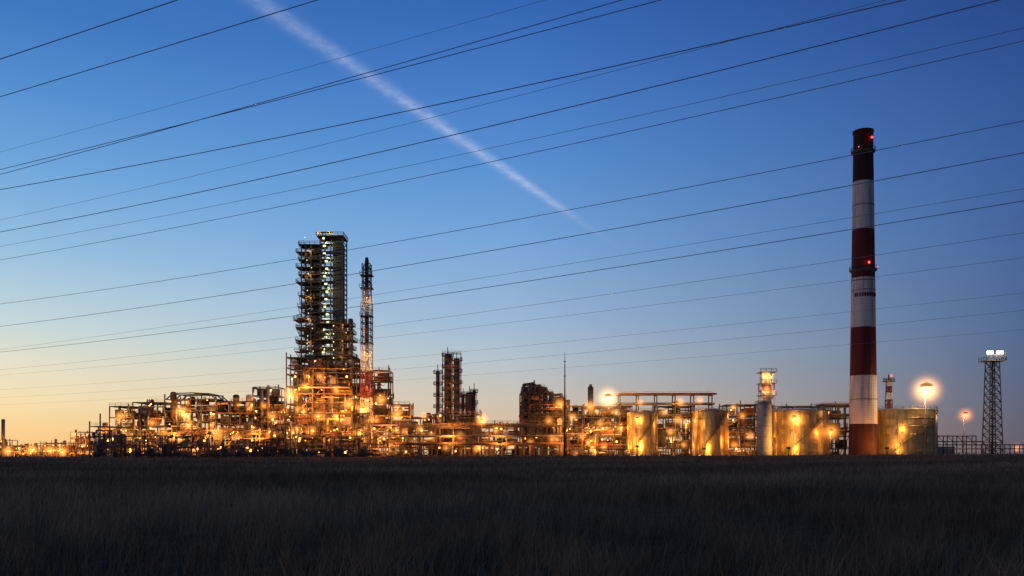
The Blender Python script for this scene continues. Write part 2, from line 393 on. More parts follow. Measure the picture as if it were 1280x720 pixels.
# central columns ------------------------------------------------------
def central(mb,e):
    Y=352
    def col(px,pw,pt,m=DARK):
        r=pw/2/F*Y; x=X(px,Y); mb.vessel(x,Y+5,0,H(pt,Y),r,m); n=int((H(pt,Y)-8)/4.6)
        for i in range(n):
            z=H(pt,Y)-1.2-i*4.6; mb.lathe(x,Y+5,[(r+.05,z),(r+1.0,z),(r+1.0,z+.2),(r+.05,z+.2)],GRATE,14); mb.ring_rail(x,Y+5,r+.95,z+.2)
            mb.beam((x+r+.5,Y+4,z),(x+r+.5,Y+4,z-4.6),.25,DARK)
        mb.beam((x,Y+5,H(pt,Y)),(x,Y+5,H(pt,Y)+2.5),.3,DARK)
    col(558.5,9,440,DARK); col(570,8,446,DARK); col(546,5,462,DARK); col(586,11,489,DARK); col(578,4,492,DARK); col(592,4,486,DARK)
    for px in (553,564,576):
        mb.beam((X(px,Y),Y+1,0),(X(px,Y),Y+1,H(442,Y)),.35,DARK)
    for i in range(9):
        z=H(442+i*9,Y); mb.beam((X(553,Y),Y+1,z),(X(576,Y),Y+1,z),.3,DARK); mb.rail([(X(553,Y),Y+1,z),(X(576,Y),Y+1,z)],1.1,RUST,.12)
    for px,py,en,h in ((562,455,450,0),(562,480,500,0),(559,510,1400,3),(602,525,3800,6),(530,520,1700,4),(540,545,2000,4.5),(575,545,2000,4.5),(611,545,1700,4),(640,556,1300,4),(520,556,1300,4),(558,560,1500,4),(598,558,1500,4),(663,553,1300,4)):
        yy=Y-14 if py>500 else Y-1.5
        lamp(e,mb,X(px,yy),yy,H(py,yy),en,OR,.36 if py>500 else .15,halo=h)
    wash_light(e,mb,560,550,Y-26,3800,OR,25); wash_light(e,mb,625,553,Y-26,2600,OR,12)
unit('fractionation_columns',565,352,[
 (540,600,518,352,14,dict(lamps=1,dots=6)),
 (596,655,530,356,12,dict(lamps=1,dots=4)),
 (505,545,522,354,12,dict(lamps=1,dots=5)),
],central)

# long elevated pipe rack ---------------------------------------------
def rack(px0,px1,Y,levels,lampsrow=()):
    e=empty('pipe_rack',(X((px0+px1)/2,Y),Y,0)); mb=MB()
    x0,x1=X(px0,Y),X(px1,Y); n=max(2,int((x1-x0)/6))
    for i in range(n+1):
        x=x0+(x1-x0)*i/n
        for y in (Y,Y+6): mb.beam((x,y,0),(x,y,H(levels[0],Y)),.4,DARK)
        for l in levels: mb.beam((x,Y-.5,H(l,Y)),(x,Y+6.5,H(l,Y)),.35,DARK)
        if i<n and rng.random()<.35: mb.beam((x,Y,0),(x+(x1-x0)/n,Y,H(levels[-1],Y)),.22,DARK)
    for l in levels:
        z=H(l,Y); mb.beam((x0,Y,z),(x1,Y,z),.35,DARK)
        y=Y-.4
        while y<Y+6.3:
            r=rng.uniform(.12,.38); mb.cyl((x0-rng.uniform(0,2),y,z+.2+r),(x1+rng.uniform(0,2),y,z+.2+r),r,rng.choice([PIPE,YEL,DARK,GALV,RUST]),8); y+=2*r+.3
    mb.rail([(x0,Y-.6,H(levels[0],Y)+.2),(x1,Y-.6,H(levels[0],Y)+.2)],1.2,YEL,.12)
    for px,py,en,h in lampsrow: lamp(e,mb,X(px,Y-4),Y-4,H(py,Y-4),en*1.2,rng.choice([OR,YW]),.34,halo=h)
    mb.build('rack_frame_and_pipes',e)
rack(500,700,330,(534,546,556),((525,536,1200,4),(568,556,900,3.5),(620,538,1100,4),(655,560,900,3.5),(690,549,1000,4)))
rack(775,890,346,(494,506,520),((800,503,1100,4),(850,503,1500,4.8),(830,515,1300,4),(848,525,1800,5),(875,500,900,4)))
rack(1030,1064,350,(507,520,540),((1050,515,900,3),))

# reactor unit with stepped, sloping top (650..712) --------------------
def react(mb,e):
    Y=344
    top=[(650,492),(654,480),(662,479),(668,475),(676,482),(684,485),(692,491),(703,493),(712,501)]
    txs=[p[0] for p in top]; tys=[p[1] for p in top]
    for y in (Y,Y+5,Y+10):
        for a,b in zip(top[:-1],top[1:]):
            mb.beam((X(a[0],Y),y,H(max(a[1],b[1]),Y)),(X(b[0],Y),y,H(max(a[1],b[1])-1,Y)),.4,DARK)
        for a in top: mb.beam((X(a[0],Y),y,0),(X(a[0],Y),y,H(a[1],Y)),.4,DARK)
    for l in range(484,540,7):
        for y in (Y,Y+10):
            xs_=[x for x in range(650,712) if np.interp(x,txs,tys)<l]
            if xs_: mb.beam((X(xs_[0],Y),y,H(l,Y)),(X(xs_[-1],Y),y,H(l,Y)),.3,DARK); mb.rail([(X(xs_[0],Y),y-.3,H(l,Y)),(X(xs_[-1],Y),y-.3,H(l,Y))],1.1,DARK,.1)
    for q in range(120):
        x=rng.uniform(651,709); hi=np.interp(x,txs,tys)
        py=rng.uniform(hi+2,535); a=rng.uniform(2,9)
        x2=min(x+a,712); py2=max(py,np.interp(x2,txs,tys)+2)
        mb.cyl((X(x,Y),Y+rng.uniform(0,9),H(py2,Y)),(X(x2,Y),Y+rng.uniform(0,9),H(py2,Y)),rng.uniform(.2,1.1),rng.choice([DARK,GALV,DARK,RUST]),8)
    for px in (655,661,667,674,682,690,698,706):
        mb.vessel(X(px,Y),Y+5,H(560,Y),H(np.interp(px,txs,tys)+rng.uniform(0,4),Y),rng.uniform(.9,1.3),DARK)
    mb.cyl((X(740,Y),Y+6,0),(X(740,Y),Y+6,H(482,Y)),1.1,DARK,12); mb.cyl((X(740,Y),Y+6,H(482,Y)),(X(740,Y),Y+6,H(479,Y)),.6,RUST,8)
    for px,py,en,h,c in ((700,505,3200,5.5,OR),(686,526,2200,4.5,OR),(738,508,3400,6,OR),(760,498,9000,9.5,YW),(716,521,2000,4.5,OR),(750,530,2200,4.5,OR),(728,545,2000,4.5,OR),(775,535,2200,4.5,OR),(700,560,1500,4,OR),(755,558,1500,4,OR),(770,515,1500,4,YW)):
        lamp(e,mb,X(px,Y-6),Y-6,H(py,Y-6),en,c,1.2 if en>8000 else .4,halo=h)
    for px,py,en in ((715,552,4200),(760,552,4800)): wash_light(e,mb,px,py,Y-20,en,OR,18)
unit('reactor_unit',700,344,[
 (650,712,503,344,12,dict(lamps=1,dots=6,solid=.6)),
 (712,790,508,348,12,dict(lamps=3,dots=10)),
 (690,786,532,338,8,dict(lamps=2,dots=10,dens=.5)),
],react)
unit('pump_house_structure',860,352,[
 (822,868,508,354,12,dict(lamps=2,dots=5)),
 (908,948,506,354,12,dict(lamps=2,dots=5)),
 (966,1062,508,362,12,dict(lamps=1,dots=5)),
 (1094,1120,520,362,10,dict(lamps=0,dots=2)),
],lambda mb,e:[lamp(e,mb,X(a,344),344,H(b,344),c,OR,.36,halo=h) for a,b,c,h in ((838,540,2200,4.5),(855,556,1700,4),(928,520,1900,4),(938,545,1900,4.5),(918,556,1600,4))]+[wash_light(e,mb,844,552,330,2600,OR,15),wash_light(e,mb,927,552,330,2600,OR,15)])

# ---------------------------------------------------------------- storage tanks
def tank_mat():
    m,nt,out=new_mat('tank_cladding'); N=nt.nodes; L=nt.links
    b=N.new('ShaderNodeBsdfPrincipled'); tc=N.new('ShaderNodeTexCoord'); sp=N.new('ShaderNodeSeparateXYZ')
    at=N.new('ShaderNodeMath'); at.operation='ARCTAN2'
    L.new(tc.outputs['Object'],sp.inputs[0]); L.new(sp.outputs[1],at.inputs[0]); L.new(sp.outputs[0],at.inputs[1])
    a=N.new('ShaderNodeMath'); a.operation='MULTIPLY'; a.inputs[1].default_value=7.0; L.new(at.outputs[0],a.inputs[0])
    fa=N.new('ShaderNodeMath'); fa.operation='FLOOR'; L.new(a.outputs[0],fa.inputs[0])
    z=N.new('ShaderNodeMath'); z.operation='MULTIPLY'; z.inputs[1].default_value=.55; L.new(sp.outputs[2],z.inputs[0])
    fz=N.new('ShaderNodeMath'); fz.operation='FLOOR'; L.new(z.outputs[0],fz.inputs[0])
    cb=N.new('ShaderNodeCombineXYZ'); L.new(fa.outputs[0],cb.inputs[0]); L.new(fz.outputs[0],cb.inputs[1])
    wn=N.new('ShaderNodeTexWhiteNoise'); L.new(cb.outputs[0],wn.inputs[0])
    rp=N.new('ShaderNodeValToRGB'); rp.color_ramp.elements[0].color=(.30,.215,.10,1); rp.color_ramp.elements[1].color=(.42,.31,.15,1); L.new(wn.outputs[0],rp.inputs[0])
    nz=N.new('ShaderNodeTexNoise'); nz.inputs['Scale'].default_value=.5; mp=N.new('ShaderNodeMapping'); mp.inputs['Scale'].default_value=(2,2,.25)
    L.new(tc.outputs['Object'],mp.inputs[0]); L.new(mp.outputs[0],nz.inputs['Vector']); nz.inputs['Detail'].default_value=6
    mx=N.new('ShaderNodeMix'); mx.data_type='RGBA'; mx.blend_type='MULTIPLY'; mx.inputs[0].default_value=.7
    r2=N.new('ShaderNodeValToRGB'); r2.color_ramp.elements[0].position=.3; r2.color_ramp.elements[0].color=(.45,.4,.32,1); r2.color_ramp.elements[1].position=.6; r2.color_ramp.elements[1].color=(1,1,1,1)
    L.new(nz.outputs[0],r2.inputs[0]); L.new(rp.outputs[0],mx.inputs[6]); L.new(r2.outputs[0],mx.inputs[7]); L.new(mx.outputs[2],b.inputs['Base Color'])
    mr=N.new('ShaderNodeMapRange'); mr.inputs[3].default_value=.30; mr.inputs[4].default_value=.44; L.new(wn.outputs[0],mr.inputs[0]); L.new(mr.outputs[0],b.inputs['Roughness'])
    b.inputs['Metallic'].default_value=.7
    L.new(b.outputs[0],out.inputs[0]); return m
TM=STD+[tank_mat()]; TK=11
GOLD=(1.0,.42,.065)
def tank(px0,px1,pt,Y,lamps=(),washes=(),roof=1.0):
    cx=X((px0+px1)/2,Y); r=(px1-px0)/2/F*Y; zt=H(pt,Y); e=empty('storage_tank',(cx,Y,0)); mb=MB(TM)
    mb.lathe(cx,Y,[(r,0),(r,zt)],TK,64)
    mb.lathe(cx,Y,[(r+.06,zt),(r*.5,zt+roof*.7),(.02,zt+roof)],GALV,48)
    k=zt/6
    for i in range(1,7):
        z=k*i-.1; mb.lathe(cx,Y,[(r+.01,z-.12),(r+.16,z-.12),(r+.16,z+.08),(r+.01,z+.08)],GALV if i==6 else TK,64)
    for i in range(20):
        t=2*math.pi*i/20; mb.beam((cx+(r+.05)*math.cos(t),Y+(r+.05)*math.sin(t),.1),(cx+(r+.05)*math.cos(t),Y+(r+.05)*math.sin(t),zt-.3),.09,TK)
    mb.ring_rail(cx,Y,r-.1,zt+.05,GALV,28)
    n=34; a0=-2.6
    prev=None
    for i in range(n):
        t=a0+i/n*1.9; z=i/n*zt; x=cx+(r+.7)*math.cos(t); y=Y+(r+.7)*math.sin(t)
        mb.box(x-.4,x+.4,y-.4,y+.4,z,z+.1,GRATE)
        if prev: mb.beam((prev[0],prev[1],prev[2]+1.1),(x,y,z+1.1),.08,DARK); mb.beam(prev,(x,y,z),.16,DARK)
        prev=(x,y,z)
    mb.cyl((cx-r-1,Y-r-1.5,1.0),(cx+r+1,Y-r-1.5,1.0),.3,PIPE,8); mb.cyl((cx,Y-r-1.5,1),(cx,Y-r+.4,1),.25,PIPE,8)
    for px,py,dy,en,c,rr,halo_r in lamps:
        yy=Y-r-dy; x=X(px,yy); z=H(py,yy)
        mb.cyl((x,yy+1.0,0),(x,yy+1.0,z+.9),.13,GALV,8)
        lamp(e,mb,x,yy,z,en,c,rr,halo=halo_r)
    for px,py,dy,en in washes: wash_light(e,mb,px,py,Y-r-dy,en,GOLD,8,1.4)
    mb.build('tank_shell',e)
tank(784,822,516,334,((797,524,2.4,4200,GOLD,.6,5),),((797,558,5,2400),))
tank(866,910,514,340,((858,530,3,2200,GOLD,.3,4),),((880,561,6,1500),))
tank(966,1034,514,338,((993,523,2.4,6800,GOLD,.8,6.5),(1039,540,3,3600,OR,.75,7.5)),((985,560,6,2600),))
tank(1093,1168,513,336,((1126,535,3.0,3000,GOLD,.22,2.5),(1158,488,3,20000,(1.0,.60,.24),1.9,11.5)),((1108,560,6,2600),))

def silo():
    Y=330; px=955.5; e=empty('silo_vessel',(X(px,Y),Y,0)); mb=MB(SM); x=X(px,Y); r=9/F*Y
    mb.vessel(x,Y,0,H(501,Y),r,CONC)
    for i in range(5): z=4+i*4; mb.lathe(x,Y,[(r,z),(r+.1,z),(r+.1,z+.2),(r,z+.2)],GALV,20)
    mb.beam((x-r-.3,Y-.5,0),(x-r-.3,Y-.5,H(501,Y)),.2,DARK); mb.beam((x-r-.9,Y-.5,0),(x-r-.9,Y-.5,H(501,Y)),.2,DARK)
    for i in range(26): mb.beam((x-r-.9,Y-.5,i*.8),(x-r-.3,Y-.5,i*.8),.08,DARK)
    mb.ring_rail(x,Y,r-.2,H(501,Y)-1.2)
    lamp(e,mb,x+5,Y-6,9,1300,YW,.25); mb.build('vessel_shell',e)
silo()
e,mb,cx,w,zt=flare(958,342,466,None,7.5,[(473,WP),(480,RP),(487,WP),(494,RP),(900,WP)],'vent_stack',rc=1.7)
Y=342
for py in (466,480,495):
    z=H(py,Y); mb.box(cx-w-.8,cx+w+.8,Y-w-.8,Y+w+.8,z,z+.2,GRATE); mb.rail([(cx-w-.8,Y-w-.8,z+.2),(cx+w+.8,Y-w-.8,z+.2)],1.2,DARK,.13)
for dx,py,en,h in ((-1.5,470,1200,4),(1.6,470,900,0),(0,478,700,0),(-1,487,1200,4),(1.5,489,700,0)): lamp(e,mb,cx+dx,Y-w-1.8,H(py,Y),en,YW,.34,halo=h)
mb.build('lattice_and_flue',e)

# ---------------------------------------------------------------- great striped chimney
def chimney_mat(name,c1,c2,c3):
    m,nt,out=new_mat(name); N=nt.nodes; L=nt.links
    b=N.new('ShaderNodeBsdfPrincipled'); tc=N.new('ShaderNodeTexCoord')
    mp=N.new('ShaderNodeMapping'); mp.inputs['Scale'].default_value=(.9,.9,.06); L.new(tc.outputs['Object'],mp.inputs[0])
    nz=N.new('ShaderNodeTexNoise'); nz.inputs['Scale'].default_value=1; nz.inputs['Detail'].default_value=7; nz.inputs['Roughness'].default_value=.7; L.new(mp.outputs[0],nz.inputs['Vector'])
    rp=N.new('ShaderNodeValToRGB'); es=rp.color_ramp.elements; es[0].position=.33; es[0].color=(*c3,1); es[1].position=.7; es[1].color=(*c2,1); x=es.new(.48); x.color=(*c1,1)
    L.new(nz.outputs[0],rp.inputs[0])
    wv=N.new('ShaderNodeTexWave'); wv.wave_type='BANDS'; wv.bands_direction='Z'; wv.inputs['Scale'].default_value=.35; wv.inputs['Distortion'].default_value=.6; L.new(tc.outputs['Object'],wv.inputs['Vector'])
    mx=N.new('ShaderNodeMix'); mx.data_type='RGBA'; mx.blend_type='MULTIPLY'; mx.inputs[0].default_value=.15
    L.new(rp.outputs[0],mx.inputs[6]); L.new(wv.outputs[0],mx.inputs[7]); L.new(mx.outputs[2],b.inputs['Base Color']); b.inputs['Roughness'].default_value=.85; b.inputs['Specular IOR Level'].default_value=.2
    L.new(b.outputs[0],out.inputs[0]); return m
CW=chimney_mat('chimney_white',(.46,.39,.38),(.54,.47,.45),(.27,.21,.20))
CR=chimney_mat('chimney_red',(.085,.013,.014),(.115,.017,.016),(.045,.009,.01))
CD=chimney_mat('chimney_red_dark',(.035,.009,.012),(.055,.012,.015),(.018,.007,.009))
def chimney():
    Y=332; px=1079; cx=X(px,Y); e=empty('striped_chimney',(cx,Y,0)); mb=MB(STD+[CW,CR,CD])
    mats=[13,11,12,11,12,11,13]  # top and bottom bands share the darker red
    ed=[0]+[H(p,Y) for p in (530,470,410,348,288,228,167)]
    def R(z): t=z/ed[-1]; return 5.25-(5.25-3.5)*(t**.85)
    for i in range(7):
        n=5; pf=[(R(ed[i]+(ed[i+1]-ed[i])*k/n),ed[i]+(ed[i+1]-ed[i])*k/n) for k in range(n+1)]
        mb.lathe(cx,Y,pf,mats[i],48)
    zt=ed[-1]
    mb.lathe(cx,Y,[(3.5,zt),(3.75,zt+.05),(3.75,zt+.9),(3.0,zt+.9),(3.0,zt-6)],13,48)
    for py in (190,338):
        z=H(py,Y); r=R(z)
        mb.lathe(cx,Y,[(r,z-.9),(r+.8,z-.1),(r+.8,z+.1),(r,z+.1)],DARK,32); mb.ring_rail(cx,Y,r+.75,z+.1,DARK,24)
    for py in (258,352,364,500):
        z=H(py,Y); r=R(z); mb.lathe(cx,Y,[(r,z),(r+.1,z),(r+.1,z+.25),(r,z+.25)],RUST,48)
    n=100
    for i in range(n):
        z=zt*i/n; t=math.radians(-75); r=R(z)+.5
        x=cx+r*math.cos(t); y=Y+r*math.sin(t)
        mb.beam((x-.3,y,z),(x+.3,y,z),.06,DARK)
        if i<n-1:
            r2=R(zt*(i+1)/n)+.5
            for s in(-.3,.3): mb.beam((x+s,y,z),(cx+r2*math.cos(t)+s,Y+r2*math.sin(t),zt*(i+1)/n),.07,DARK)
    for i in range(10):
        t=math.radians(-150+i*12); z=H(370,Y); r=R(z); x=cx+r*math.cos(t); y=Y+r*math.sin(t)
        mb.box(x-.35,x+.35,y-.12,y+.12,z-.7,z+.7,12)
    for dx,py in ((1.6,177),(.2,332),(-3.0,188),(4.0,336)):
        z=H(py,Y); r=R(z); yy=Y-math.sqrt(max(.1,(r+.9)**2-dx*dx)); mb.ball((cx+dx,yy,z+.2),.4 if abs(dx)<3 else .15,RED)
        if abs(dx)<3: lamp(e,mb,cx+dx,yy-.7,z+.2,90,(1,.05,.04),.15,hood=False)
    mb.build('chimney_shaft',e)
chimney()

e,mb,cx,w,zt=flare(1111,350,474,None,3.0,[(480,RP),(487,WP),(494,RP),(501,WP),(900,RP)],'vent_stack',rc=.7)
mb.box(cx-2,cx+2,348,352,zt-1,zt-.8,GRATE); mb.ring_rail(cx,350,2,zt-.8); mb.ball((cx,347.8,zt+1.2),.4,RED); mb.cyl((cx,350,zt),(cx,350,zt+1.8),.3,DARK,8)
mb.build('lattice_and_flue',e)

# floodlight lattice mast on the right ----------------------------------
def mast():
    Y=330; px=1240.5; cx=X(px,Y); e=empty('floodlight_mast',(cx,Y,0)); mb=MB(); zt=H(452,Y)
    n=12; wb,wt=2.6,1.7
    W=lambda t: wb+(wt-wb)*t
    for i in range(n):
        t0,t1=i/n,(i+1)/n; z0,z1=zt*t0,zt*t1; a,b=W(t0),W(t1)
        for sx in(-1,1):
            for sy in(-1,1): mb.beam((cx+sx*a,Y+sy*a,z0),(cx+sx*b,Y+sy*b,z1),.34,DARK)
            mb.beam((cx-a,Y+sx*a,z0),(cx+b,Y+sx*b,z1),.2,DARK); mb.beam((cx+a,Y+sx*a,z0),(cx-b,Y+sx*b,z1),.2,DARK)
            mb.beam((cx+sx*a,Y-a,z0),(cx+sx*b,Y+b,z1),.2,DARK); mb.beam((cx-b,Y+sx*b,z1),(cx+b,Y+sx*b,z1),.2,DARK)
    mb.cyl((cx,Y,0),(cx,Y,zt),.35,DARK,8)
    mb.box(cx-3.6,cx+3.6,Y-3,Y+3,zt,zt+.3,GRATE); mb.rail([(cx-3.6,Y-3,zt+.3),(cx+3.6,Y-3,zt+.3),(cx+3.6,Y+3,zt+.3)],1.2,DARK,.14)
    mb.rail([(cx-3.6,Y-3,zt+.3),(cx-3.6,Y+3,zt+.3)],1.2,DARK,.14)
    zb=zt+3.2; mb.beam((cx-3.6,Y-2.6,zb-1),(cx+3.6,Y-2.6,zb-1),.3,DARK)
    for s in (-3.4,0,3.4): mb.beam((cx+s,Y-2.6,zt),(cx+s,Y-2.6,zb),.25,DARK)
    for dx in (-3.0,-1.7,.6,2.0):
        mb.box(cx+dx-.55,cx+dx+.55,Y-2.8,Y-2.3,zb-.7,zb+.5,DARK)
        mb.box(cx+dx-.48,cx+dx+.48,Y-2.86,Y-2.802,zb-.6,zb+.4,WHT)
    lamp(e,mb,cx-2.6,Y-3.9,zb,2200,WH,.65,halo=0,hood=False); lamp(e,mb,cx+1.2,Y-3.9,zb,2600,WH,.9,halo=3.6,hood=False)
    mb.build('lattice_mast',e)
mast()

def street_lamp(px,py,Y,en,r,halo_r,col=OR):
    x=X(px,Y); z=H(py,Y); e=empty('street_lamp',(x,Y,0)); mb=MB()
    mb.cyl((x,Y+1.4,0),(x,Y+1.4,z+.8),.16,GALV,8,r2=.09); mb.cyl((x,Y+1.4,z+.8),(x,Y,z+1.0),.08,GALV,6)
    lamp(e,mb,x,Y,z,en,col,r,halo=halo_r,hood=True); mb.build('pole_and_hood',e)
street_lamp(1207,519,345,3500,.85,6.5,(1,.5,.3))
street_lamp(1272,560,420,1200,.4,5)
street_lamp(602,526,322,1500,.4,5.5)

def pole():
    Y=300; x=X(706,Y); e=empty('lightning_mast',(x,Y,0)); mb=MB()
    mb.cyl((x,Y,0),(x,Y,H(500,Y)),.38,DARK,8,r2=.26); mb.cyl((x,Y,H(500,Y)),(x,Y,H(455,Y)),.24,DARK,8,r2=.15); mb.cyl((x,Y,H(455,Y)),(x,Y,H(440,Y)),.12,DARK,6,r2=.05)
    for py in (452,470,500): mb.beam((x-.5,Y,H(py,Y)),(x+.5,Y,H(py,Y)),.2,DARK)
    mb.build('pole',e)
pole()

def gantry():
    Y=338; e=empty('pipe_gantry',(X(1200,Y),Y,0)); mb=MB()
    for px in range(1172,1290,12):
        x=X(px,Y); hh=H(545,Y) if px<1230 else H(556,Y)
        mb.beam((x,Y,0),(x,Y,hh),.28,DARK); mb.beam((x,Y+3,0),(x,Y+3,hh),.28,DARK)
        if px<1218: mb.beam((x,Y,H(545,Y)),(X(px+12,Y),Y,H(556,Y)),.18,DARK)
    for py,a,b in ((545,1170,1220),(552,1170,1230),(556,1170,1290),(561,1150,1290)):
        mb.cyl((X(a,Y),Y,H(py,Y)),(X(b,Y),Y,H(py,Y)),.2,DARK if py<560 else GALV,8)
    mb.box(X(1180,Y),X(1200,Y),Y+4,Y+10,0,H(558,Y),CONC)
    mb.build('gantry_frame',e)
gantry()

def far():
    Y=620; e=empty('distant_plant',(X(50,Y),Y,0)); mb=MB()
    for px0,px1,py in ((-60,-20,556),(-20,8,550),(12,40,557),(44,86,554),(88,112,540),(60,80,560)):
        block(mb,e,px0,px1,py,Y,14,lamps=1,dots=8,energy=(2000,3500))
    for px,py in ((10,564),(40,562),(62,563),(78,565)): lamp(e,mb,X(px,Y-8),Y-8,H(py,Y-8),3000,OR,.8,halo=9)
    for px in (15,60,95): wash_light(e,mb,px,566,Y-20,8000,OR,10)
    mb.cyl((X(4,Y),Y,0),(X(4,Y),Y,H(524,Y)),1.2,GALV,8)
    mb.cyl((X(95,Y),Y,0),(X(95,Y),Y,H(537,Y)),.6,DARK,8)
    mb.build('plant_steelwork',e)
far()

def fence():
    Y=305; e=empty('perimeter_fence',(0,Y,0)); mb=MB()
    for i in range(-75,76):
        x=i*3.0; mb.beam((x,Y,0),(x,Y,2.3),.12,DARK)
    for z in (.5,1.1,1.7,2.25): mb.beam((-225,Y,z),(225,Y,z),.05,DARK)
    mb.build('fence_posts_and_wire',e)
fence()

# ---------------------------------------------------------------- ground
def terrain(x,y):
    k=np.clip((x+160)/320,0,1)
    hgt=0.35+1.35*k
    ramp=np.exp(-((y-262)/26.0)**2)
    n=0.10*np.sin(x*.11+1.3*np.sin(y*.05))*np.sin(y*.083+.7)+.05*np.sin(x*.37+y*.21)+.03*np.sin(x*.9-y*.7)
    fade=np.exp(-(np.maximum(np.abs(y-120)-150,0)/20)**2)
    return hgt*ramp*np.exp(-(np.maximum(np.abs(x)-400,0)/200)**2)+n*fade*(1-.6*ramp)
def ground():
    xs=np.concatenate([-np.geomspace(20000,260,24),np.linspace(-240,240,161),np.geomspace(260,20000,24)])
    ys=np.concatenate([-np.geomspace(3000,25,12),np.linspace(-20,310,221),np.geomspace(320,24000,26)])
    gx,gy=np.meshgrid(xs,ys); gz=terrain(gx,gy)
    v=np.stack([gx,gy,gz],-1).reshape(-1,3); nx,ny=len(xs),len(ys)
    idx=np.arange(nx*ny).reshape(ny,nx); f=np.stack([idx[:-1,:-1],idx[:-1,1:],idx[1:,1:],idx[1:,:-1]],-1).reshape(-1,4)
    me=bpy.data.meshes.new('ground'); me.from_pydata(v.tolist(),[],f.tolist()); me.polygons.foreach_set('use_smooth',[True]*len(f)); me.update()
    m,nt,out=new_mat('dry_field_soil'); N=nt.nodes; L=nt.links
    b=N.new('ShaderNodeBsdfPrincipled'); b.inputs['Roughness'].default_value=1; b.inputs['Specular IOR Level'].default_value=.05
    tc=N.new('ShaderNodeTexCoord')
    def nz(s,d=8): n=N.new('ShaderNodeTexNoise'); n.inputs['Scale'].default_value=s; n.inputs['Detail'].default_value=d; L.new(tc.outputs['Object'],n.inputs['Vector']); return n
    a=nz(.06,5); c=nz(1.4,8)
    r1=N.new('ShaderNodeValToRGB'); r1.color_ramp.elements[0].position=.35; r1.color_ramp.elements[0].color=(.055,.033,.022,1); r1.color_ramp.elements[1].position=.7; r1.color_ramp.elements[1].color=(.13,.080,.050,1); L.new(a.outputs[0],r1.inputs[0])
    r2=N.new('ShaderNodeValToRGB'); r2.color_ramp.elements[0].position=.3; r2.color_ramp.elements[0].color=(.35,.35,.35,1); r2.color_ramp.elements[1].position=.7; r2.color_ramp.elements[1].color=(1.3,1.25,1.2,1); L.new(c.outputs[0],r2.inputs[0])
    mx=N.new('ShaderNodeMix'); mx.data_type='RGBA'; mx.blend_type='MULTIPLY'; mx.inputs[0].default_value=1; L.new(r1.outputs[0],mx.inputs[6]); L.new(r2.outputs[0],mx.inputs[7]); L.new(mx.outputs[2],b.inputs['Base Color'])
    bp=N.new('ShaderNodeBump'); bp.inputs['Strength'].default_value=.6; bp.inputs['Distance'].default_value=.2; L.new(c.outputs[0],bp.inputs['Height']); L.new(bp.outputs[0],b.inputs['Normal'])
    L.new(b.outputs[0],out.inputs[0]); me.materials.append(m)
    o=bpy.data.objects.new('ground',me); scene.collection.objects.link(o)
ground()
M_YARD=pmat('yard_gravel',(.05,.045,.04),(.09,.08,.07),.95,0,.4)
yb=MB([M_YARD]); e=empty('plant_yard',(0,0,0)); yb.v=[(-200,311,.02),(260,311,.02),(260,420,.02),(-200,420,.02)]; yb.f=[(0,1,2,3)]; yb.m=[0]; yb.sm=[False]; yb.build('yard_surface',e)

